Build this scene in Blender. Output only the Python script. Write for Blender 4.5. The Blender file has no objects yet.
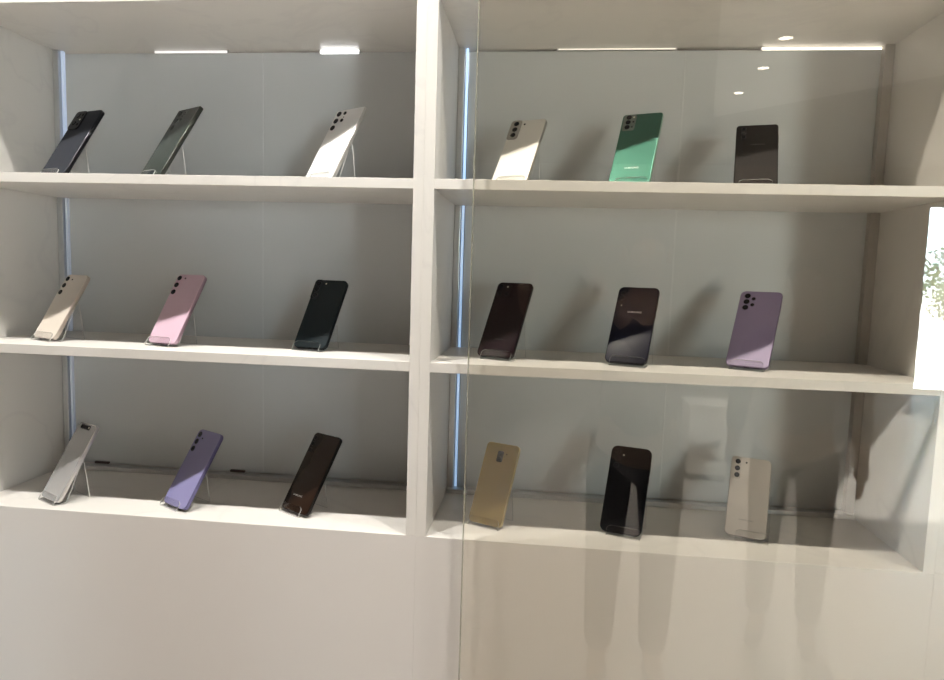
import bpy, bmesh, math, random
from mathutils import Vector, Matrix

random.seed(7)
sc = bpy.context.scene
col = sc.collection

# ------------------------------------------------------------------ camera, world, light, exposure
F_PX = 667.06
CAM = Vector((0.2272, -1.1249, -0.1575))
YAW, PITCH, ROLL = 0.1060, -0.0983, -0.0302
RZ = Matrix.Rotation(YAW, 3, 'Z'); RX = Matrix.Rotation(PITCH, 3, 'X'); RY = Matrix.Rotation(ROLL, 3, 'Y')
RC = RZ @ RX @ RY                                   # columns: right, forward, up
cam_data = bpy.data.cameras.new('camera')
cam_data.sensor_fit = 'HORIZONTAL'; cam_data.sensor_width = 36.0
cam_data.lens = F_PX * 36.0 / 944.0
cam_data.clip_start = 0.01
cam = bpy.data.objects.new('camera', cam_data); col.objects.link(cam)
m = Matrix((RC.col[0], RC.col[2], -RC.col[1])).transposed().to_4x4()
m.translation = CAM
cam.matrix_world = m
sc.camera = cam

world = bpy.data.worlds.new('daylight'); sc.world = world; world.use_nodes = True
wn = world.node_tree; wn.nodes.clear()
wout = wn.nodes.new('ShaderNodeOutputWorld'); wbg = wn.nodes.new('ShaderNodeBackground')
wtc = wn.nodes.new('ShaderNodeTexCoord'); wsep = wn.nodes.new('ShaderNodeSeparateXYZ'); wr = wn.nodes.new('ShaderNodeValToRGB')
wmap = wn.nodes.new('ShaderNodeMapRange'); wmap.inputs[1].default_value = -1; wmap.inputs[2].default_value = 1
wr.color_ramp.elements[0].position = 0.49; wr.color_ramp.elements[0].color = (0.74, 0.78, 0.80, 1)   # sunlit paving
wr.color_ramp.elements[1].position = 0.505; wr.color_ramp.elements[1].color = (0.64, 0.85, 1.0, 1)    # hazy sky
e = wr.color_ramp.elements.new(1.0); e.color = (0.35, 0.6, 1.0, 1)
wn.links.new(wtc.outputs['Generated'], wsep.inputs[0]); wn.links.new(wsep.outputs['Z'], wmap.inputs[0])
wn.links.new(wmap.outputs[0], wr.inputs[0]); wn.links.new(wr.outputs[0], wbg.inputs[0])
wbg.inputs[1].default_value = 38.0
wn.links.new(wbg.outputs[0], wout.inputs[0])

FLOOR_Z, CEIL_Z, HIGH_Z = -1.66, 1.20, 1.50
RX0, RX1, RY0, RY1 = -4.0, 8.6, -9.0, 0.34
WIN_X0, WIN_X1, WIN_Z1 = 5.50, 7.00, 1.02

portal = bpy.data.lights.new('window_portal', 'AREA'); portal.shape = 'RECTANGLE'
portal.size = WIN_X1 - WIN_X0; portal.size_y = WIN_Z1 - FLOOR_Z
portal.cycles.is_portal = True
po = bpy.data.objects.new('window_portal', portal); col.objects.link(po)
po.location = ((WIN_X0 + WIN_X1) / 2, RY0 - 0.05, (WIN_Z1 + FLOOR_Z) / 2)
po.rotation_euler = (math.radians(90), 0, 0)

sun = bpy.data.lights.new('sun', 'SUN'); sun.energy = 60.0; sun.angle = math.radians(0.6); sun.color = (1.0, 0.96, 0.90)
so_ = bpy.data.objects.new('sun', sun); col.objects.link(so_)
so_.rotation_euler = Vector((-0.48, 0.78, -0.36)).to_track_quat('-Z', 'Y').to_euler()

vs = sc.view_settings
vs.view_transform = 'Standard'; vs.look = 'None'; vs.gamma = 1.0; vs.use_curve_mapping = False
vs.exposure = 0.62
sc.cycles.use_denoising = True
sc.cycles.max_bounces = 10; sc.cycles.diffuse_bounces = 5; sc.cycles.glossy_bounces = 5
sc.cycles.transparent_max_bounces = 24
sc.cycles.sample_clamp_indirect = 6.0
sc.cycles.caustics_reflective = False; sc.cycles.caustics_refractive = False
DOWNLIGHT_W = 52.0

# ------------------------------------------------------------------ helpers
def tag(o, label=None, cat=None, group=None, kind=None):
    if label: o['label'] = label
    if cat: o['category'] = cat
    if group: o['group'] = group
    if kind: o['kind'] = kind
    return o

def empty(name, loc=(0, 0, 0), mat=None):
    o = bpy.data.objects.new(name, None); col.objects.link(o)
    o.empty_display_size = 0.02
    if mat is not None: o.matrix_world = mat
    else: o.location = loc
    return o

class MB:
    def __init__(s): s.v = []; s.f = []; s.m = []
    def face(s, idx, mi=0): s.f.append(tuple(idx)); s.m.append(mi)
    def box(s, x0, x1, y0, y1, z0, z1, mi=0):
        b = len(s.v)
        s.v += [(x0, y0, z0), (x1, y0, z0), (x1, y1, z0), (x0, y1, z0), (x0, y0, z1), (x1, y0, z1), (x1, y1, z1), (x0, y1, z1)]
        for q in ((0, 3, 2, 1), (4, 5, 6, 7), (0, 1, 5, 4), (1, 2, 6, 5), (2, 3, 7, 6), (3, 0, 4, 7)):
            s.face([b + i for i in q], mi)
        return s
    def loops(s, loops, mi=0, cap0=True, cap1=True):
        """join rings of equal length"""
        b = len(s.v); n = len(loops[0])
        for L in loops: s.v += [tuple(p) for p in L]
        for k in range(len(loops) - 1):
            for i in range(n):
                j = (i + 1) % n
                s.face((b + k * n + i, b + k * n + j, b + (k + 1) * n + j, b + (k + 1) * n + i), mi)
        if cap0: s.face([b + i for i in range(n)][::-1], mi)
        if cap1: s.face([b + (len(loops) - 1) * n + i for i in range(n)], mi)
        return s
    def build(s, name, mats, parent=None, bevel=0.0, smooth=False, seg=2):
        me = bpy.data.meshes.new(name); me.from_pydata(s.v, [], s.f)
        if not isinstance(mats, (list, tuple)): mats = [mats]
        for mt in mats: me.materials.append(mt)
        me.polygons.foreach_set('material_index', s.m)
        bm = bmesh.new(); bm.from_mesh(me); bmesh.ops.recalc_face_normals(bm, faces=bm.faces); bm.to_mesh(me); bm.free()
        o = bpy.data.objects.new(name, me); col.objects.link(o)
        if parent is not None: o.parent = parent
        if bevel:
            md = o.modifiers.new('bevel', 'BEVEL'); md.width = bevel; md.segments = seg; md.limit_method = 'ANGLE'
        if smooth: me.polygons.foreach_set('use_smooth', [True] * len(me.polygons))
        return o

def rrect(cx, cz, w, h, r, y, n=6):
    """rounded rectangle ring in the XZ plane at depth y"""
    r = max(min(r, w / 2 - 1e-5, h / 2 - 1e-5), 1e-5)
    out = []
    for (sx, sz, a0) in ((1, 1, 0), (-1, 1, 90), (-1, -1, 180), (1, -1, 270)):
        ox, oz = cx + sx * (w / 2 - r), cz + sz * (h / 2 - r)
        for k in range(n + 1):
            a = math.radians(a0 + 90 * k / n)
            out.append((ox + r * math.cos(a), y, oz + r * math.sin(a)))
    return out

# ------------------------------------------------------------------ materials
def mat(name, color, rough=0.5, metal=0.0, spec=0.5, coat=0.0, noise=0.0, nscale=40.0, bump=0.0, emit=None, estr=0.0):
    m = bpy.data.materials.new(name); m.use_nodes = True
    nt = m.node_tree; b = nt.nodes['Principled BSDF']
    c = (*color, 1)
    b.inputs['Base Color'].default_value = c
    b.inputs['Roughness'].default_value = rough; b.inputs['Metallic'].default_value = metal
    b.inputs['Specular IOR Level'].default_value = spec
    b.inputs['Coat Weight'].default_value = coat; b.inputs['Coat Roughness'].default_value = 0.05
    if emit:
        b.inputs['Emission Color'].default_value = (*emit, 1); b.inputs['Emission Strength'].default_value = estr
    tc = nt.nodes.new('ShaderNodeTexCoord'); nz = nt.nodes.new('ShaderNodeTexNoise')
    nz.inputs['Scale'].default_value = nscale; nz.inputs['Detail'].default_value = 4
    nt.links.new(tc.outputs['Object'], nz.inputs['Vector'])
    mx = nt.nodes.new('ShaderNodeMix'); mx.data_type = 'RGBA'
    a = [i for i in mx.inputs if i.type == 'RGBA']
    a[0].default_value = tuple(max(0, x * (1 - noise)) for x in color) + (1,)
    a[1].default_value = tuple(min(1, x * (1 + noise)) for x in color) + (1,)
    nt.links.new(nz.outputs['Fac'], mx.inputs['Factor'])
    nt.links.new([o for o in mx.outputs if o.type == 'RGBA'][0], b.inputs['Base Color'])
    if bump:
        bp = nt.nodes.new('ShaderNodeBump'); bp.inputs['Strength'].default_value = bump; bp.inputs['Distance'].default_value = 0.001
        nt.links.new(nz.outputs['Fac'], bp.inputs['Height']); nt.links.new(bp.outputs[0], b.inputs['Normal'])
    return m

def laminate(name, color, vein, rough):
    m = bpy.data.materials.new(name); m.use_nodes = True
    nt = m.node_tree; b = nt.nodes['Principled BSDF']; b.inputs['Roughness'].default_value = rough
    tc = nt.nodes.new('ShaderNodeTexCoord'); mp = nt.nodes.new('ShaderNodeMapping'); mp.inputs['Rotation'].default_value = (0.3, 0.9, 0.5)
    mp.inputs['Scale'].default_value = (1.6, 1.6, 1.6)
    n1 = nt.nodes.new('ShaderNodeTexNoise'); n1.inputs['Scale'].default_value = 1.6; n1.inputs['Detail'].default_value = 7; n1.inputs['Distortion'].default_value = 1.2
    ab = nt.nodes.new('ShaderNodeMath'); ab.operation = 'SUBTRACT'; ab.inputs[1].default_value = 0.5
    ab2 = nt.nodes.new('ShaderNodeMath'); ab2.operation = 'ABSOLUTE'
    rp = nt.nodes.new('ShaderNodeValToRGB')
    rp.color_ramp.elements[0].position = 0.0; rp.color_ramp.elements[0].color = (*vein, 1)
    rp.color_ramp.elements[1].position = 0.02; rp.color_ramp.elements[1].color = (*color, 1)
    L = nt.links.new
    L(tc.outputs['Object'], mp.inputs['Vector']); L(mp.outputs[0], n1.inputs['Vector']); L(n1.outputs['Fac'], ab.inputs[0])
    L(ab.outputs[0], ab2.inputs[0]); L(ab2.outputs[0], rp.inputs[0]); L(rp.outputs[0], b.inputs['Base Color'])
    return m

def thin_glass(name, tint=(1, 1, 1), f0=0.04, body=0.0, body_col=(1, 1, 1)):
    m = bpy.data.materials.new(name); m.use_nodes = True
    nt = m.node_tree; nt.nodes.clear(); L = nt.links.new
    out = nt.nodes.new('ShaderNodeOutputMaterial'); mx = nt.nodes.new('ShaderNodeMixShader')
    tr = nt.nodes.new('ShaderNodeBsdfTransparent'); tr.inputs[0].default_value = (*tint, 1)
    gl = nt.nodes.new('ShaderNodeBsdfGlossy'); gl.inputs['Roughness'].default_value = 0.0
    lw = nt.nodes.new('ShaderNodeLayerWeight'); lw.inputs[0].default_value = 0.5
    pw = nt.nodes.new('ShaderNodeMath'); pw.operation = 'POWER'; pw.inputs[1].default_value = 5
    ma = nt.nodes.new('ShaderNodeMath'); ma.operation = 'MULTIPLY_ADD'; ma.inputs[1].default_value = 1 - f0; ma.inputs[2].default_value = f0
    L(lw.outputs['Facing'], pw.inputs[0]); L(pw.outputs[0], ma.inputs[0]); L(ma.outputs[0], mx.inputs[0])
    if body > 0:
        df = nt.nodes.new('ShaderNodeBsdfDiffuse'); df.inputs[0].default_value = (*body_col, 1)
        m2 = nt.nodes.new('ShaderNodeMixShader'); m2.inputs[0].default_value = body
        L(tr.outputs[0], m2.inputs[1]); L(df.outputs[0], m2.inputs[2]); L(m2.outputs[0], mx.inputs[1])
    else:
        L(tr.outputs[0], mx.inputs[1])
    L(gl.outputs[0], mx.inputs[2]); L(mx.outputs[0], out.inputs[0])
    return m

def glow(name, color, strength):
    return mat(name, (0.7, 0.7, 0.7), 0.6, emit=color, estr=strength)

M = {}
M['lam'] = laminate('white_marbled_laminate', (0.70, 0.68, 0.65), (0.665, 0.645, 0.62), 0.38)
M['base'] = mat('satin_white_laminate', (0.70, 0.675, 0.655), 0.30, noise=0.015, nscale=3)
M['back'] = mat('pale_grey_back_board', (0.555, 0.58, 0.595), 0.35, noise=0.02, nscale=4)
M['strip'] = mat('pale_joint_strip', (0.60, 0.625, 0.64), 0.4, noise=.02)
M['alu'] = mat('brushed_aluminium', (0.60, 0.60, 0.60), 0.32, metal=0.8, noise=0.05, nscale=90)
M['alud'] = mat('dull_grey_profile', (0.45, 0.43, 0.40), 0.45, metal=0.3, noise=0.05, nscale=60)
M['pane'] = thin_glass('clear_pane', (0.985, 0.974, 0.945), 0.036)
M['pane_edge'] = thin_glass('pane_cut_edge', (0.75, 0.8, 0.72), 0.10, 0.5, (0.50, 0.47, 0.40))
M['acr'] = thin_glass('clear_acrylic', (0.985, 0.985, 0.985), 0.035)
M['acr_edge'] = thin_glass('acrylic_edge', (0.9, 0.9, 0.9), 0.10, 0.6, (0.92, 0.91, 0.89))
M['black'] = mat('black_lens_glass', (0.006, 0.006, 0.008), 0.12, spec=.2, noise=0.1)
M['iris'] = mat('lens_iris', (0.02, 0.02, 0.03), 0.15, spec=.25, noise=0.2, nscale=300)
M['screen'] = mat('phone_screen_glass', (0.01, 0.01, 0.012), 0.06, noise=0.1)
M['flash'] = mat('flash_lens', (0.75, 0.72, 0.6), 0.2, noise=0.05)
M['dark'] = mat('dark_brown_gap_and_foot', (0.09, 0.06, 0.05), 0.5, noise=0.1)

# ------------------------------------------------------------------ room
def struct(name, mb, mt, bevel=0):
    return tag(mb.build(name, mt, None, bevel), kind='structure')
M['floor'] = mat('stone_floor', (0.55, 0.515, 0.485), 0.25, noise=0.08, nscale=2)
M['wall'] = mat('warm_plaster', (0.26, 0.20, 0.15), 0.8, noise=0.05, nscale=3)
M['wallw'] = mat('white_plaster', (0.75, 0.72, 0.68), 0.8, noise=0.03, nscale=3)
M['dceil'] = mat('dark_ceiling_paint', (0.09, 0.075, 0.06), 0.9, noise=0.05, nscale=3)
M['hceil'] = mat('brown_ceiling_paint', (0.16, 0.13, 0.105), 0.9, noise=0.05, nscale=3)
M['ceil'] = mat('white_ceiling_paint', (0.85, 0.83, 0.80), 0.8, noise=0.02, nscale=3)
M['wood'] = mat('brown_wood_wall', (0.28, 0.15, 0.08), 0.5, noise=0.2, nscale=6)
struct('floor', MB().box(RX0 - .1, RX1 + .1, RY0 - .1, RY1 + .1, FLOOR_Z - .1, FLOOR_Z), M['floor'])
struct('ceiling', MB().box(RX0 - .1, RX1 + .1, RY0 - .1, RY1 + .1, HIGH_Z, HIGH_Z + .1), M['hceil'])
mb = MB()
poly = [(0.71, -1.0), (1.56, -4.79), (5.0, -1.3), (5.2, -1.0)]
mb.loops([[(x, y, CEIL_Z) for x, y in poly], [(x, y, HIGH_Z) for x, y in poly]])
struct('ceiling_soffit', mb, M['ceil'])
struct('ceiling_bulkhead', MB().box(RX0, RX1, -0.9995, RY1, CEIL_Z, HIGH_Z), M['dceil'])
struct('wall_back', MB().box(RX0, RX1, RY1, RY1 + .1, FLOOR_Z, HIGH_Z), M['wallw'])
struct('wall_left', MB().box(RX0 - .1, RX0, RY0, RY1, FLOOR_Z, HIGH_Z), M['wall'])
struct('wall_right', MB().box(RX1, RX1 + .1, RY0, RY1, FLOOR_Z, HIGH_Z), M['wall'])
mb = MB()
mb.box(RX0, WIN_X0, RY0 - .1, RY0, FLOOR_Z, HIGH_Z); mb.box(WIN_X1, RX1, RY0 - .1, RY0, FLOOR_Z, HIGH_Z)
mb.box(WIN_X0, WIN_X1, RY0 - .1, RY0, WIN_Z1, HIGH_Z)
struct('wall_front', mb, M['wall'])
# glazed entrance at the far end of the room
win = empty('window_1', (WIN_X0, RY0, FLOOR_Z)); tag(win, kind='structure')
w, h = WIN_X1 - WIN_X0, WIN_Z1 - FLOOR_Z
mb = MB()
for x in (0, w / 3, 2 * w / 3, w - .05): mb.box(x, x + .05, -.08, -.03, 0, h)
for z in (0, h - .05): mb.box(0, w, -.079, -.031, z, z + .05)
mb.build('window_frame', M['ceil'], win, .004)
for k in range(3):
    MB().box(k * w / 3 + .05, (k + 1) * w / 3, -.06, -.054, .05, h - .05).build('window_pane', M['pane'], win)

# ------------------------------------------------------------------ cabinets
D = 0.2626
Z_TOP, S1T, S1B, S2T, S2B, S3T = 0.2946, 0.0, -0.0170, -0.3110, -0.3283, -0.6212
T = 0.018
G = 0.00005
def cabinet(x0, x1, label, joint):
    """outer sides x0..x1, one carcass with its boards as parts"""
    r = empty('display_cabinet', ((x0 + x1) / 2, 0, FLOOR_Z)); tag(r, label, 'cabinet')
    ox = (x0 + x1) / 2
    def bx(name, a, b, y0, y1, z0, z1, mt, bev=.0006):
        return MB().box(a - ox, b - ox, y0, y1, z0 - FLOOR_Z, z1 - FLOOR_Z).build(name, mt, r, bev)
    for a in (x0 + G, x1 - T):
        bx('side_panel', a, a + T - G, 0, D + .02, S3T, Z_TOP + .024, M['lam'], .00025)
    i0, i1 = x0 + T, x1 - T
    bx('top_board', i0, i1, 0.008, D + .02, Z_TOP, Z_TOP + .024, M['lam'])
    bx('shelf', i0, i1, 0.0004, D - .0005, S1B, S1T, M['lam'])
    bx('shelf', i0, i1, 0.0004, D - .0005, S2B, S2T, M['lam'])
    bx('bottom_board', x0 + G, x1 - G, 0.0006, D + .02, S3T - T, S3T, M['lam'])
    bx('base_panel', x0 + .00005, x1 - .00005, 0, T, FLOOR_Z + .03, S3T - .0006, M['base'], .0003)
    for a in (x0 + G, x1 - T):
        bx('base_side', a, a + T - G, T, D, FLOOR_Z, S3T - T, M['lam'])
    # back boards in two pieces with a joint
    for a, b in ((i0 + .022, joint - .0008), (joint + .0008, i1 - .0005)):
        bx('back_board', a, b, D, D + .006, S3T + .0098, Z_TOP - .005, M['back'], .0008)
    bx('joint_strip', joint - .0016, joint + .0016, D - .0005, D + .003, S3T + .0098, Z_TOP - .005, M['strip'], .0003)
    bx('back_rail', i0 + .001, i1 - .001, D - .024, D - .0008, S3T, S3T + .0095, M['alu'], .001)
    return r, bx, i0, i1

def corner_profile(bx, a, b, y0, mt, zlist):
    for z0, z1 in zlist: bx('corner_profile', a, b, y0, D + .006, z0, z1, mt, .0008)

ROWS = ((S1T, Z_TOP), (S2T, S1B), (S3T, S2B))
M['slot_a'] = [glow('slot_glow_left_%d' % i, (0.45, 0.62, 0.95), s) for i, s in enumerate((0.26, 0.09, 0.07))]
M['slot_b'] = [glow('slot_glow_mid_%d' % i, (0.42, 0.66, 1.0), s) for i, s in enumerate((0.75, 0.42, 0.40))]
cabs = []
cL, bxL, l0, l1 = cabinet(-0.8624, 0.018, 'white marbled open cabinet unit with nine phones, without a glass door', -0.3775)
cR, bxR, r0, r1 = cabinet(0.018, 0.8787, 'white marbled cabinet unit with nine phones behind a glass sliding door', 0.482)
cN, bxN, n0, n1 = cabinet(0.8787, 1.76, 'empty white cabinet unit standing past the glazed one, only its edge shown', 1.32)
for bxf, i0, slots in ((bxL, l0, M['slot_a']), (bxR, r0, M['slot_b']), (bxN, n0, M['slot_b'])):
    for k, (z0, z1) in enumerate(ROWS):
        za = z0 + (.0098 if k == 2 else .0003)
        bxf('corner_profile', i0 + .0003, i0 + .013, D - .010, D + .006, za, z1 - .0003, M['alu'], .0008)
        bxf('light_slot', i0 + .0150, i0 + .0195, D - .004, D + .004, za, z1 - .0003, slots[k], 0)
for k, (z0, z1) in enumerate(ROWS):
    za = z0 + (.0098 if k == 2 else .0003)
    bxR('corner_profile', r1 - .018, r1 - .0003, D - .016, D - .0006, za, z1 - .0003, M['alud'], .0008)
# dark brown pieces paint the shade of the gaps under the back boards
for x in (-0.757, -0.435, 0.425):
    c = (cL, bxL) if x < 0 else (cR, bxR)
    c[1]('gap_shade', x - .017, x + .017, D - .006, D - .0006, S3T + .0105, S3T + .0150, M['dark'], .0005)
# light bars in the slit above the back boards
def light_bar(x0, x1, h, strength, colr, label):
    r = empty('light_bar', ((x0 + x1) / 2, D - .002, Z_TOP)); tag(r, label, 'light', 'light bars above the back boards')
    w = x1 - x0
    MB().box(-w / 2 - .003, w / 2 + .003, 0.0, .0018, -h - .0003, -.0003).build('housing', M['alu'], r)
    MB().box(-w / 2, w / 2, -.0012, -.0001, -h + .0007, -.0015).build('diffuser', glow('bar_glow', colr, strength), r)
light_bar(-0.252, -0.172, .0095, 2.6, (1.0, 1.0, 1.0), 'short glaring white light bar above the white phone with five lenses')
light_bar(-0.615, -0.455, .0065, 0.55, (1.0, 0.98, 0.95), 'dim slim light bar above the dark green phone')
light_bar(0.625, 0.842, .0065, 2.0, (1.0, 0.93, 0.80), 'long bright warm light bar above the dark grey phone in the glazed unit')
light_bar(0.235, 0.462, .0040, 0.7, (1.0, 0.92, 0.78), 'thin dim warm light bar above the mint green phone')

# sliding glass door in front of the right unit
GX0, GX1, GY0, GY1 = 0.1060, 1.50, -0.024, -0.018
gd = empty('glass_door', ((GX0 + GX1) / 2, (GY0 + GY1) / 2, FLOOR_Z)); tag(gd, 'clear frameless sliding glass door in front of the right cabinet unit', 'glass door')
gw = (GX1 - GX0) / 2; gy = (GY1 - GY0) / 2
mb = MB().box(-gw, gw, -gy, gy, .02, 2.30)
mb.m = [1, 1, 0, 1, 0, 1]
mb.build('pane', [M['pane'], M['pane_edge']], gd)
MB().box(-gw - .0022, -gw - .0002, -gy, gy, .02, 2.30).build('polished_edge', M['pane_edge'], gd, .0006)
MB().box(-gw, gw, -.012, .012, 0, .019).build('bottom_track', M['alu'], gd, .001)
MB().box(-gw, gw, -.012, .012, 2.302, 2.36).build('top_track', M['alu'], gd, .001)

# ------------------------------------------------------------------ downlights
M['lamp'] = glow('lamp_lens', (1.0, 0.93, 0.80), 16.0)
def downlight(x, y, label, group, power, z=CEIL_Z):
    r = empty('downlight', (x, y, z)); tag(r, label, 'ceiling light', group)
    n = 24
    def ring(rad, zz): return [(rad * math.cos(2 * math.pi * k / n), rad * math.sin(2 * math.pi * k / n), zz) for k in range(n)]
    MB().loops([ring(.048, -.0005), ring(.047, -.004), ring(.040, -.005), ring(.036, -.002), ring(.034, -.0006)], 0, False, False).build('trim_ring', M['ceil'], r, smooth=True)
    MB().loops([ring(.034, -.0008), ring(.030, -.0022)], 0, False, True).build('lamp_lens', M['lamp'], r)
    ld = bpy.data.lights.new('lamp', 'SPOT'); ld.energy = power; ld.color = (1.0, 0.955, 0.88); ld.shadow_soft_size = .022
    ld.spot_size = math.radians(105); ld.spot_blend = 0.7
    lo = bpy.data.objects.new('lamp', ld); col.objects.link(lo); lo.parent = r; lo.location = (0, 0, -.03)
for x, lb in ((-1.06, 'round recessed downlight over the outer side of the open cabinet unit'), (-0.29, 'round recessed downlight above the white phone with five lenses'),
              (0.47, 'round recessed downlight above the mint green phone behind the glass'), (1.24, 'round recessed downlight over the empty cabinet unit')):
    downlight(x, -0.41, lb, 'downlights over the cabinets', DOWNLIGHT_W)
for x, y, lb in ((1.50, -2.93, 'soffit downlight closest to the cabinets in the row reflected by the glass'), (1.55, -3.47, 'middle soffit downlight of the row reflected by the glass'), (1.56, -4.05, 'soffit downlight over the white plinth, reflected by the glass')):
    downlight(x, y, lb, 'downlights along the soffit', 240)
for x, y, lb in ((-3.0, -2.9, 'added fill downlight in the brown ceiling towards the left wall'), (-2.2, -3.6, 'added fill downlight in the brown ceiling between the left wall and the soffit'), (3.6, -3.9, 'added fill downlight in the brown ceiling nearest the glazed entrance')):
    downlight(x, y, lb, 'added fill downlights in the brown ceiling', 60, HIGH_Z)  # unseen lamps added to lift the light bounced off the floor

# ------------------------------------------------------------------ phones and stands
def text_mesh(s, width, height):
    cu = bpy.data.curves.new('lettering', 'FONT'); cu.body = s; cu.size = 1.0; cu.align_x = 'CENTER'; cu.offset = 0.012; cu.space_character = 1.08
    o = bpy.data.objects.new('tmp', cu); col.objects.link(o)
    dg = bpy.context.evaluated_depsgraph_get(); me = bpy.data.meshes.new_from_object(o.evaluated_get(dg))
    bpy.data.objects.remove(o)
    xs = [v.co.x for v in me.vertices]; ys = [v.co.y for v in me.vertices]
    cx, cy = (min(xs) + max(xs)) / 2, (min(ys) + max(ys)) / 2
    kx, ky = width / (max(xs) - min(xs)), height / (max(ys) - min(ys))
    for v in me.vertices: v.co = Vector(((v.co.x - cx) * kx, 0, (v.co.y - cy) * ky))
    return me

def disc(mb, cx, cz, r, y0, y1, n=20, mi=0, bev=.0003):
    def ring(rr, y): return [(cx + rr * math.cos(2 * math.pi * k / n), y, cz + rr * math.sin(2 * math.pi * k / n)) for k in range(n)]
    mb.loops([ring(r, y0), ring(r, y1 + bev), ring(r - bev, y1)], mi, False, True)

TH = 0.0082
AT = 0.0018
def stand_mesh(wd, hb, lip, ang, hshelf):
    """bent acrylic sheet in the phone's frame: lip, tray, backrest, rear leg"""
    y_l = -.0006 - AT / 2
    s, c = math.sin(ang), math.cos(ang)
    zf = (AT / 2 - hshelf + y_l * c) / s                        # tray lies flat on the shelf
    dep = .025
    fy, fz = y_l, zf
    ry, rz = y_l + dep * s, zf + dep * c
    by, bz = TH + .0006 + AT / 2, hb                            # top of the backrest touches the screen
    N = 6
    P = [(y_l, lip - (lip - (zf + .0022)) * k / N) for k in range(N + 1)]
    P += [(fy + .0006, fz + .0007), (fy + .0022 * s, fz + .0022 * c), (ry - .0022 * s, rz - .0022 * c)]
    bd = Vector((by - ry, bz - rz)).normalized()
    P += [(ry + bd.x * .0022, rz + bd.y * .0022), (by, bz)]
    top = Vector((by + .0022, bz + .0016)); P.append((top.x, top.y))
    h = top.y * s - top.x * c + hshelf - .0004
    def off(d, q): return (top.x + d * c + q * s, top.y - d * s + q * c)     # down d, back q
    P.append(off(.004, .0026)); P.append(off(h, .011))
    P = [Vector(p) for p in P]
    mb = MB(); n = len(P)
    rc = .007
    for i, p in enumerate(P):
        a = P[max(0, i - 1)]; b = P[min(n - 1, i + 1)]
        t = (b - a).normalized(); nn = Vector((-t.y, t.x)) * AT / 2
        hw = wd / 2
        dl = lip - p.y if i <= N else 1
        if dl < rc: hw -= rc - math.sqrt(max(0, rc * rc - (rc - dl) ** 2))
        for sx in (-1, 1):
            for q in (p + nn, p - nn): mb.v.append((sx * hw, q.x, q.y))
    for i in range(n - 1):
        a, b = 4 * i, 4 * i + 4
        mb.face((a, a + 2, b + 2, b), 0); mb.face((a + 1, b + 1, b + 3, a + 3), 0)
        mb.face((a, b, b + 1, a + 1), 1); mb.face((a + 2, a + 3, b + 3, b + 2), 1)
    mb.face((0, 1, 3, 2), 1); k = 4 * (n - 1); mb.face((k, k + 2, k + 3, k + 1), 1)
    return mb

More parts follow.
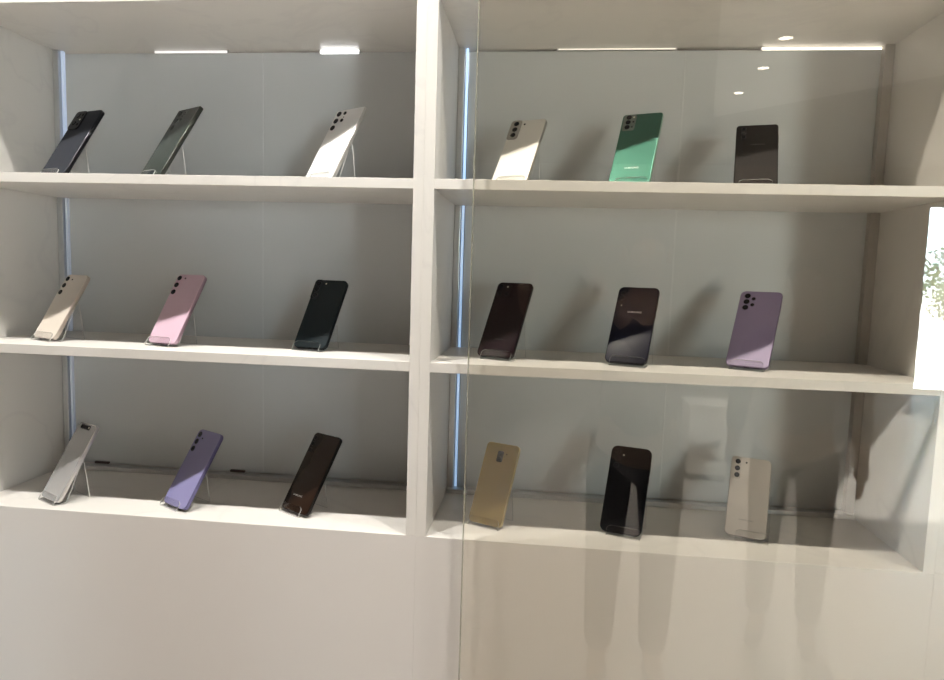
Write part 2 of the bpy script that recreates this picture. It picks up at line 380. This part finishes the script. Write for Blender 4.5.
ROWZ = {1: S1T, 2: S2T, 3: S3T}
def phone(row, x, y, yaw, lean, H, W, desc, stand_desc, colr, frame, rough=.3, metal=0., coat=0., cr=.009,
          lenses=(), island=None, flash=None, dots=(), text=None, stand=(0.0, .054), spec=.5):
    yaw, lean = math.radians(yaw), math.radians(lean)
    rt = Vector((math.cos(yaw), math.sin(yaw), 0)); b = Vector((-math.sin(yaw), math.cos(yaw), 0))
    up = b * math.cos(lean) + Vector((0, 0, 1)) * math.sin(lean)
    yy = up.cross(rt)
    hs = AT + .0003 + TH * math.cos(lean)
    z = ROWZ[row] + hs + .0001
    mw = Matrix((rt, yy, up)).transposed().to_4x4(); mw.translation = (x, y, z)
    r = empty('smartphone', mat=mw); tag(r, desc, 'phone')
    fm = mat('phone_frame', frame, .28, .75, noise=.03)
    bm_ = mat('phone_back', colr, rough, metal, spec, coat=coat, noise=.02, nscale=30)
    c = H / 2
    lv = [(TH, .0016), (TH - .0005, .0007), (TH - .0014, .0001), (TH * .5, 0), (.0014, .0001), (.0005, .0007), (.0002, .0013)]
    MB().loops([rrect(0, c, W - 2 * i, H - 2 * i, cr - i, yv) for yv, i in lv]).build('frame', fm, r, smooth=False)
    lv = [(.0006, .0009), (.0001, .0011), (-.0001, .0020), (-.0001, .0022)]
    MB().loops([rrect(0, c, W - 2 * i, H - 2 * i, cr - i, yv) for yv, i in lv], 0, False, True).build('back_cover', bm_, r)
    MB().loops([rrect(0, c, W - .0036, H - .0036, cr - .0018, TH - .0003), rrect(0, c, W - .0036, H - .0036, cr - .0018, TH + .0001)]).build('screen', M['screen'], r)
    # keys on the right edge
    for za, zb in ((H * .60, H * .66), (H * .70, H * .83)):
        MB().box(W / 2 - .0004, W / 2 + .0005, TH * .5 - .0012, TH * .5 + .0012, za, zb).build('side_key', fm, r, .0003)
    MB().box(-.0045, .0045, TH * .5 - .0013, TH * .5 + .0013, -.0002, .0006).build('charging_port', M['black'], r)
    base_y = -.0001
    if island:
        ix0, ix1, iz0, iz1, ir, icol, ih = island        # mm from the top left corner
        w_, h_ = (ix1 - ix0) / 1000, (iz1 - iz0) / 1000
        cx, cz = -W / 2 + (ix0 + ix1) / 2000, H - (iz0 + iz1) / 2000
        im = mat('camera_housing', icol, .3, .0, .15, noise=.03)
        isl = MB().loops([rrect(cx, cz, w_, h_, ir / 1000, 0), rrect(cx, cz, w_, h_, ir / 1000, -ih + .0004), rrect(cx, cz, w_ - .0008, h_ - .0008, ir / 1000 - .0004, -ih)], 0, False, True).build('camera_housing', im, r)
        base_y = -ih
    par = r
    for (lx, lz, lr, ring) in lenses:
        cx, cz = -W / 2 + lx / 1000, H - lz / 1000
        lr /= 1000
        if ring:
            mb = MB(); disc(mb, cx, cz, lr + .0009, base_y + .0002, base_y - .0007)
            ro = mb.build('lens_ring', fm if ring is True else mat('lens_ring', ring, .3, .6), r)
        mb = MB(); disc(mb, cx, cz, lr, base_y + .0002, base_y - .0011)
        lo = mb.build('lens', M['black'], r)
        mb = MB(); disc(mb, cx, cz, lr * .45, base_y - .0010, base_y - .0012, bev=.0001)
        mb.build('lens_iris', M['iris'], lo)
    if flash:
        mb = MB(); disc(mb, -W / 2 + flash[0] / 1000, H - flash[1] / 1000, flash[2] / 1000, base_y if len(flash) > 3 else 0, (base_y if len(flash) > 3 else -.0001) - .0003, bev=.0001)
        mb.build('flash', M['flash'] if len(flash) > 3 and flash[3] else M['black'], r)
    for (dx, dz, dr, lit) in dots:
        mb = MB(); disc(mb, -W / 2 + dx / 1000, H - dz / 1000, dr / 1000, base_y + .0002, base_y - .0004, 12, bev=.0001)
        mb.build('sensor', M['flash'] if lit else M['black'], r)
    if text:
        tx, tz, tw, th, tcol, tm = text
        me = text_mesh('SAMSUNG', tw / 1000, th / 1000); me.materials.append(mat('lettering', tcol, .3, tm))
        o = bpy.data.objects.new('brand_lettering', me); col.objects.link(o); o.parent = r
        o.location = (-W / 2 + tx / 1000, -.0004, H - tz / 1000)
    # stand
    sm = stand_mesh(stand[1], .083, .012, lean, hs)
    # stand gets its own world placement at its base
    so = sm.build('phone_stand', [M['acr'], M['acr_edge']])
    so.matrix_world = mw @ Matrix.Translation((stand[0], 0, 0))
    tag(so, stand_desc, 'stand')
    return r

W_, K_ = (0.78, 0.78, 0.77), (0.012, 0.012, 0.014)
P = phone
# --- row 1
P(1, -.706, .063, -19.3, 58.7, .158, .0745, 'dark slate phone with a large raised camera block, on the top shelf',
  'clear acrylic easel stand holding the slate phone with the raised camera block', (.026, .029, .037), (.02, .02, .025), .5, spec=.08, cr=.008,
  island=(1.5, 33, 1.5, 48, 7, (.008, .008, .010), .0022), lenses=[(13, 13, 5.2, None), (13, 32, 5.2, None), (25, 12, 3, None), (25, 36, 3, None)], flash=(25, 24, 2, True), stand=(-.009, .054))
P(1, -.510, .062, -30.8, 59.4, .1613, .0777, 'dark green glossy phone with separate lenses and squared corners',
  'clear acrylic easel stand holding the dark green phone', (.045, .056, .049), (.05, .055, .05), .22, .25, spec=.4, cr=.003,
  lenses=[(12, 10, 5.6, True), (12, 27, 5.6, True), (12, 44, 5.6, True), (28.5, 10.5, 3.6, True), (28.5, 27, 3.6, True)], dots=[(28.5, 19, 1.4, False)], stand=(-.009, .054))
P(1, -.190, .068, -31.0, 60.5, .161, .0771, 'white squared phone with five separate black lenses, beneath the short light bar',
  'clear acrylic easel stand holding the white phone with five lenses', (.80, .80, .79), (.55, .55, .53), .3, coat=.3, cr=.003,
  lenses=[(11.2, 9.8, 5.7, None), (11.2, 26.5, 5.7, None), (11.2, 42.8, 5.7, None), (27.6, 10, 3.8, None), (27.6, 26.8, 3.8, None)], dots=[(28.8, 19.2, 1.3, False)], stand=(.004, .056))
P(1, .155, .078, -22.3, 56.6, .150, .0703, 'white phone with a grey three-lens camera corner, on the top shelf beside the post',
  'clear acrylic easel stand holding the white phone with the grey camera corner', (.78, .76, .72), (.5, .48, .44), .3, coat=.3, cr=.008,
  island=(.4, 22.5, .6, 48, 6, (.36, .34, .31), .0014), lenses=[(12.5, 10.4, 5.0, None), (12.5, 24.4, 5.0, None), (12.5, 38.2, 5.0, None)], flash=(28.5, 11, 1.9), stand=(.004, .056))
P(1, .363, .070, -20.4, 58.3, .1605, .0727, 'metallic mint green phone with silver lettering, on the top shelf',
  'clear acrylic easel stand holding the mint green phone', (.055, .165, .125), (.25, .42, .34), .36, .85, coat=.15, cr=.006,
  island=(3.2, 26, 3, 40, 5, (.17, .21, .19), .0016), lenses=[(12.8, 9.8, 4.6, None), (12.8, 21.2, 4.6, None), (12.8, 33, 4.6, None)], dots=[(21.8, 9.7, 1.6, True), (22, 20.5, 1.6, False), (21.4, 32.5, 1.6, False)],
  text=(36.2, 126.4, 24.5, 3.4, (.9, .92, .9), .2), stand=(.004, .056))
P(1, .575, .072, -14.0, 52.8, .150, .0702, 'dark grey phone with a narrow oval camera strip, on the top shelf',
  'clear acrylic easel stand holding the dark grey phone with the oval strip', (.018, .015, .014), (.02, .018, .016), .5, 0, spec=.08, cr=.006,
  island=(8.6, 17, 6.5, 39, 4, (.010, .009, .009), .0010), lenses=[(12.8, 12, 3.2, (.05, .05, .05)), (12.8, 22.5, 3.2, (.05, .05, .05)), (12.8, 33.5, 3.2, (.05, .05, .05))],
  text=(36.4, 51.2, 23, 2.6, (.10, .09, .08), .3), stand=(0, .054))
# --- row 2
P(2, -.733, .061, -22.8, 59.6, .1420, .0722, 'cream phone with three separate lenses, on the middle shelf',
  'clear acrylic easel stand holding the cream phone', (.66, .60, .53), (.55, .5, .44), .32, coat=.3, cr=.010,
  lenses=[(10.2, 10.8, 5.2, None), (10.2, 26, 5.2, None), (10.2, 41.5, 5.2, None)], flash=(26.5, 11.8, 1.7), stand=(-.002, .062))
P(2, -.490, .058, -17.8, 59.2, .1515, .0730, 'pale pink phone with three separate lenses, on the middle shelf',
  'clear acrylic easel stand holding the pale pink phone', (.60, .43, .53), (.42, .30, .37), .32, coat=.3, cr=.010,
  lenses=[(8.6, 9.7, 5.3, None), (8.6, 25.4, 5.3, None), (8.6, 41.2, 5.3, None)], flash=(24, 9.8, 1.7), stand=(-.006, .060))
P(2, -.211, .085, -14.6, 58.1, .150, .0728, 'black-green phone with a camera corner of its own colour, on the middle shelf',
  'clear acrylic easel stand holding the black-green phone', (.008, .014, .017), (.008, .012, .014), .22, spec=.25, cr=.010,
  island=(.6, 18.5, .8, 45, 6, (.006, .010, .012), .0014), lenses=[(10.5, 10.4, 4.6, (.03, .035, .04)), (10.5, 23.4, 4.6, (.03, .035, .04)), (10.5, 36.5, 4.6, (.03, .035, .04))], flash=(27, 10.2, 1.7, True), stand=(-.005, .058))
P(2, .140, .073, -22.4, 57.8, .158, .0733, 'glossy black phone with a reddish sheen, on the middle shelf beside the post',
  'clear acrylic easel stand holding the reddish black phone', (.012, .005, .008), (.012, .008, .010), .12, spec=.2, cr=.009,
  island=(3.5, 31, 4, 34, 5, (.008, .004, .006), .0010), lenses=[(9.8, 11.3, 4.2, (.02, .015, .02)), (9.8, 26, 4.2, (.02, .015, .02)), (24.5, 26.5, 3.6, (.02, .015, .02))], flash=(23.5, 11, 1.7, True),
  text=(36.5, 122.6, 19, 2.4, (.06, .055, .06), .3), stand=(.004, .060))
P(2, .372, .061, -20.4, 57.1, .1576, .0749, 'black-navy glossy phone with white lettering under three tiny lenses',
  'clear acrylic easel stand holding the black-navy phone', (.010, .010, .022), (.012, .010, .014), .16, spec=.10, cr=.010,
  lenses=[(10.6, 14.5, 3.4, (.025, .022, .03)), (10.6, 25, 3.4, (.025, .022, .03)), (10.6, 35, 3.4, (.025, .022, .03))], dots=[(10.8, 41, .9, True)],
  text=(37.2, 54.2, 25.5, 3.4, (.72, .72, .74), .2), stand=(.004, .062))
P(2, .583, .079, -28.4, 56.1, .1582, .0726, 'violet phone with five lenses at its corner, on the middle shelf',
  'clear acrylic easel stand holding the violet phone with five lenses', (.30, .24, .40), (.24, .19, .30), .4, cr=.009,
  lenses=[(13.4, 11.6, 5.0, True), (13.4, 24.2, 5.0, True), (13.4, 36.8, 5.0, True), (24.8, 17.4, 3.2, True), (24.4, 30.4, 3.2, True)], dots=[(24.4, 30.4, 1.5, True)], stand=(0, .056))
# --- row 3
P(3, -.709, .032, -28.3, 60.1, .1571, .0701, 'shiny silver phone with a sideways black camera pod, on the bottom board',
  'clear acrylic easel stand holding the silver phone', (.52, .52, .53), (.62, .61, .60), .2, .55, coat=.4, cr=.010,
  island=(15, 50, 3.4, 13.2, 3.2, (.008, .008, .009), .0010), lenses=[(20.5, 8.3, 3.2, (.03, .03, .03)), (30, 8.3, 3.2, (.03, .03, .03)), (39.5, 8.3, 3.2, (.03, .03, .03))], dots=[(46.5, 8.3, 1.3, True)], stand=(-.002, .060))
P(3, -.461, .043, -29.8, 58.1, .1541, .0765, 'blue-violet phone with three separate lenses, on the bottom board',
  'clear acrylic easel stand holding the blue-violet phone', (.25, .24, .45), (.16, .15, .30), .28, coat=.3, cr=.010,
  lenses=[(10.6, 11.5, 5.2, (.10, .10, .18)), (10.6, 26.4, 5.2, (.10, .10, .18)), (10.6, 41.4, 5.2, (.10, .10, .18))], flash=(23.6, 17.8, 1.7), stand=(-.010, .058))
P(3, -.229, .057, -29.9, 57.2, .158, .0745, 'glossy dark brown phone with small silver lettering near its bottom end',
  'clear acrylic easel stand holding the dark brown phone', (.022, .012, .008), (.012, .010, .009), .10, spec=.35, cr=.008,
  lenses=[(8.4, 11.5, 3.6, (.03, .026, .024)), (8.4, 24, 3.6, (.03, .026, .024)), (8.4, 37.5, 3.6, (.03, .026, .024))], dots=[(17.5, 13, 1.0, False)],
  text=(30.5, 127.2, 25, 3.2, (.62, .60, .58), .3), stand=(-.008, .056))
P(3, .133, .062, -24.1, 63.3, .1538, .0700, 'gold metallic phone with a central black camera pod',
  'clear acrylic easel stand holding the gold phone', (.36, .27, .105), (.60, .50, .27), .40, .8, coat=.1, cr=.008,
  island=(28, 40.5, 15, 36, 2.6, (.012, .010, .009), .0010), lenses=[(34.2, 21, 3.6, (.04, .035, .03)), (34.2, 30, 3.6, (.04, .035, .03))], flash=(46.8, 19.3, 1.3), stand=(-.001, .062))
P(3, .379, .062, -17.9, 59.6, .163, .0755, 'plain black phone with a column of glinting lenses, on the bottom board',
  'clear acrylic easel stand holding the plain black phone', (.008, .008, .010), (.010, .010, .012), .15, spec=.22, cr=.012,
  lenses=[(13, 11, 4.4, (.025, .025, .03)), (13, 24.6, 4.4, (.025, .025, .03)), (13, 38.8, 4.4, (.025, .025, .03))], dots=[(24.4, 17.9, 1.6, True), (17, 37, .7, True)], stand=(.006, .060))
P(3, .603, .085, -19.4, 58.1, .150, .0704, 'white phone with a camera corner of its own colour, on the bottom board',
  'clear acrylic easel stand holding the white phone on the bottom board', (.70, .65, .61), (.45, .42, .39), .25, coat=.4, cr=.010,
  island=(.5, 18.6, .6, 44, 6, (.62, .57, .53), .0013), lenses=[(12, 10.4, 4.7, None), (12, 23.7, 4.7, None), (12, 36.8, 4.7, None)], flash=(26.9, 10.9, 1.8),
  text=(35, 119.2, 24.5, 2.8, (.40, .37, .35), .2), stand=(.012, .056))

# ------------------------------------------------------------------ people standing in front of the cabinets
def skin_obj(name, verts, edges, radii, mt, parent, root=0, sub=2):
    me = bpy.data.meshes.new(name); me.from_pydata(verts, edges, [])
    o = bpy.data.objects.new(name, me); col.objects.link(o); o.parent = parent
    me.materials.append(mt)
    md = o.modifiers.new('skin', 'SKIN'); md.use_smooth_shade = True
    sv = me.skin_vertices[0].data
    for i, r in enumerate(radii):
        sv[i].radius = (r, r) if not isinstance(r, tuple) else r
        sv[i].use_root = (i == root)
    sd = o.modifiers.new('sub', 'SUBSURF'); sd.levels = sub; sd.render_levels = sub
    return o

class Chain:
    def __init__(s): s.v = []; s.e = []; s.r = []
    def add(s, p, r, prev=None):
        s.v.append(tuple(p)); s.r.append(r)
        if prev is not None: s.e.append((prev, len(s.v) - 1))
        return len(s.v) - 1

def lerp(a, b, t): return Vector(a) + (Vector(b) - Vector(a)) * t

def person(loc, rotz, label, shirt, trousers, hair, arms, skin=(.42, .27, .19)):
    """arms: for each side (elbow, wrist, palm end, finger direction, thumb direction) in the person's frame, facing +Y"""
    root = empty('person', loc); root.rotation_euler = (0, 0, rotz); tag(root, label, 'person')
    sk = mat('skin', skin, .5, noise=.04, nscale=20); sh = mat('shirt_cloth', shirt, .85, noise=.08, nscale=60)
    tr = mat('trouser_cloth', trousers, .85, noise=.08, nscale=60); hr = mat('hair', hair, .5, noise=.2, nscale=120)
    C = Chain()
    pel = C.add((0, 0, .93), (.13, .09)); sp = C.add((0, .005, 1.08), (.115, .085), pel); ch = C.add((0, 0, 1.26), (.135, .095), sp)
    nb = C.add((0, -.01, 1.41), (.075, .07), ch); nk = C.add((0, .005, 1.475), .048, nb); jaw = C.add((0, .025, 1.535), (.058, .062), nk)
    hd = C.add((0, .02, 1.605), (.073, .086), jaw); C.add((0, .01, 1.655), (.055, .068), hd)
    for s in (-1, 1):
        h = C.add((s * .088, 0, .86), .082, pel); k = C.add((s * .098, .012, .49), .052, h); kc = C.add((s * .10, -.012, .34), .050, k)
        a = C.add((s * .10, -.02, .085), .034, kc); C.add((s * .115, .115, .035), .032, a)
        el, wr, pe, fd, td = arms[0 if s < 0 else 1]
        el, wr, pe, fd, td = map(Vector, (el, wr, pe, fd, td))
        c1 = C.add((s * .10, -.005, 1.375), .062, ch); s1 = C.add((s * .168, -.01, 1.355), .052, c1)
        e = C.add(el, .038, s1); f1 = C.add(lerp(el, wr, .35), .037, e); w = C.add(wr, .025, f1)
        pm = C.add(lerp(wr, pe, .6), (.030, .018), w); p2 = C.add(pe, (.034, .014), pm)
        side = (pe - wr).normalized().cross(td).cross((pe - wr).normalized()).normalized()
        for q, ln in zip((.030, .010, -.010, -.028), (.072, .080, .074, .058)):
            b0 = pe + side * q
            i0 = C.add(b0, .0095, p2); d1 = (pe - wr).normalized()
            m1 = b0 + (d1 * .5 + fd * .5).normalized() * ln * .45; i1 = C.add(m1, .0085, i0)
            C.add(m1 + fd.normalized() * ln * .55, .0072, i1)
        b0 = lerp(wr, pe, .35) + side * .026
        i0 = C.add(b0, .012, pm); i1 = C.add(b0 + (side * .7 + (pe - wr).normalized() * .5).normalized() * .032, .0105, i0)
        C.add(b0 + (side * .5 + (pe - wr).normalized() * .9).normalized() * .062, .0088, i1)
    body = skin_obj('body', C.v, C.e, C.r, sk, root, pel)
    # face
    mb = MB()
    def blob(cx, cy, cz, rx, ry, rz, n=10):
        rings = []
        for i in range(1, 6):
            a = math.pi * i / 6
            rings.append([(cx + rx * math.sin(a) * math.cos(2 * math.pi * k / n), cy + ry * math.sin(a) * math.sin(2 * math.pi * k / n), cz + rz * math.cos(a)) for k in range(n)])
        mb.loops(rings)
    blob(0, .108, 1.583, .014, .020, .024); nose = mb.build('nose', sk, body, smooth=True)
    for s in (-1, 1):
        mb = MB(); blob(s * .030, .092, 1.605, .013, .010, .008); mb.build('eye', mat('eye', (.7, .68, .65), .2), body, smooth=True)
        mb = MB(); blob(s * .076, .012, 1.59, .010, .020, .032); mb.build('ear', sk, body, smooth=True)
    mb = MB(); blob(0, .088, 1.545, .024, .010, .007); mb.build('mouth', mat('lips', (.4, .18, .15), .4), body, smooth=True)
    mb = MB(); blob(0, -.012, 1.632, .086, .094, .078, 18); mb.build('hair', hr, body, smooth=True)
    # shirt
    C = Chain()
    pel = C.add((0, 0, .90), (.165, .118)); sp = C.add((0, .005, 1.08), (.145, .108), pel); ch = C.add((0, 0, 1.26), (.162, .118), sp); nb = C.add((0, -.01, 1.405), (.085, .078), ch)
    for s in (-1, 1):
        el, wr = Vector(arms[0 if s < 0 else 1][0]), Vector(arms[0 if s < 0 else 1][1])
        c1 = C.add((s * .10, -.005, 1.375), .074, ch); s1 = C.add((s * .172, -.01, 1.352), .064, c1); e = C.add(el, .052, s1); C.add(lerp(el, wr, .75), .042, e)
    skin_obj('shirt', C.v, C.e, C.r, sh, root, 0)
    C = Chain(); pel = C.add((0, 0, .95), (.150, .108))
    for s in (-1, 1):
        h = C.add((s * .090, 0, .84), .098, pel); k = C.add((s * .099, .012, .49), .070, h); a = C.add((s * .10, -.016, .10), .055, k)
    skin_obj('trousers', C.v, C.e, C.r, tr, root, 0)
    for s in (-1, 1):
        C = Chain(); a = C.add((s * .10, -.050, .046), .040); b = C.add((s * .105, .045, .040), .040, a); C.add((s * .113, .150, .034), .032, b)
        skin_obj('shoe', C.v, C.e, C.r, hr, root, 0)
    return root

PX, PY = 0.58, -1.35
def loc(x, y, z): return (x - PX, y - PY, z - FLOOR_Z)
person((PX, PY, FLOOR_Z), 0, 'person in a dark brown top raising a phone to photograph the cabinet', (.018, .014, .013), (.03, .03, .035), (.02, .015, .012),
       [(loc(.25, -1.36, -.45), loc(.158, -1.215, -.235), loc(.165, -1.158, -.185), (.25, .6, .7), (.3, .2, .9)),
        (loc(.66, -1.27, -.47), loc(.435, -1.205, -.24), loc(.405, -1.156, -.185), (-.3, .6, .7), (-.3, .2, .9))])
hp = empty('smartphone', (.285, -1.1335, -.158)); tag(hp, 'black phone held up in both hands of the person in the brown top', 'phone')
fm = mat('held_frame', (.02, .02, .022), .3, .5)
MB().loops([rrect(0, 0, .160 - 2 * i, .075 - 2 * i, .009 - i, y) for y, i in ((.004, .001), (.003, 0), (-.003, 0), (-.004, .001))]).build('frame', fm, hp)
mb = MB(); disc(mb, -.058, 0, .0055, .0042, .0050); mb.v = [(x, -y + .009 if False else y, z) for x, y, z in mb.v]; mb.build('lens', M['black'], hp)
MB().box(-.076, .076, -.0045, -.0041, -.034, .034).build('screen', M['screen'], hp)
p2 = person((1.27, -1.72, FLOOR_Z), math.radians(20), 'person in dark clothes standing with arms hanging, back in the room', (.06, .06, .075), (.04, .04, .05), (.02, .018, .015),
       [((-.235, -.02, 1.09), (-.25, .04, .86), (-.25, .06, .79), (.1, .25, -1), (.3, 1, -.2)),
        ((.235, -.02, 1.09), (.25, .04, .86), (.25, .06, .79), (-.1, .25, -1), (-.3, 1, -.2))])

# ------------------------------------------------------------------ tree outside the entrance
def tree(x, y, label):
    r = empty('tree', (x, y, FLOOR_Z)); tag(r, label, 'tree')
    C = Chain(); a = C.add((0, 0, 0), .07); b = C.add((.03, 0, .9), .05, a); c = C.add((-.02, .03, 1.7), .035, b); C.add((.1, 0, 2.4), .02, c); C.add((-.25, .1, 2.3), .02, c); C.add((.28, -.1, 1.9), .02, b)
    skin_obj('trunk', C.v, C.e, C.r, mat('bark', (.16, .12, .09), .9, noise=.3, nscale=20), r, 0, 1)
    rnd = random.Random(3); mb = MB()
    for k in range(1500):
        u = rnd.random() * 2 * math.pi; zz = rnd.uniform(-1, 1); rr = math.sqrt(1 - zz * zz) * rnd.uniform(.35, 1)
        p = Vector((.78 * rr * math.cos(u), .78 * rr * math.sin(u), 1.62 + .85 * zz * rnd.uniform(.4, 1)))
        d = Vector((rnd.gauss(0, 1), rnd.gauss(0, 1), rnd.gauss(0, .6))).normalized(); q = d.orthogonal().normalized()
        L, Wd = rnd.uniform(.07, .12), rnd.uniform(.02, .035)
        b0 = len(mb.v)
        mb.v += [tuple(p), tuple(p + d * L * .5 + q * Wd), tuple(p + d * L), tuple(p + d * L * .5 - q * Wd)]
        mb.face((b0, b0 + 1, b0 + 2, b0 + 3))
    tag(mb.build('foliage', mat('leaves', (.16, .19, .07), .6, noise=.4, nscale=5), r), kind='stuff')
tree(7.85, -12.3, 'small leafy tree standing outside the glazed entrance')

# ------------------------------------------------------------------ white plinth further back in the room
pl = empty('plinth', (1.50, -4.15, FLOOR_Z)); tag(pl, 'low white square plinth standing on the floor under the soffit lights', 'plinth')
MB().box(-.15, .15, -.15, .15, .05, .56).build('body', M['ceil'], pl, .004)
MB().box(-.165, .165, -.165, .165, .5603, .585).build('top', M['ceil'], pl, .004)
MB().box(-.13, .13, -.13, .13, 0, .0497).build('foot', M['dark'], pl, .002)
p2.scale = (0.95, 0.95, 0.95)
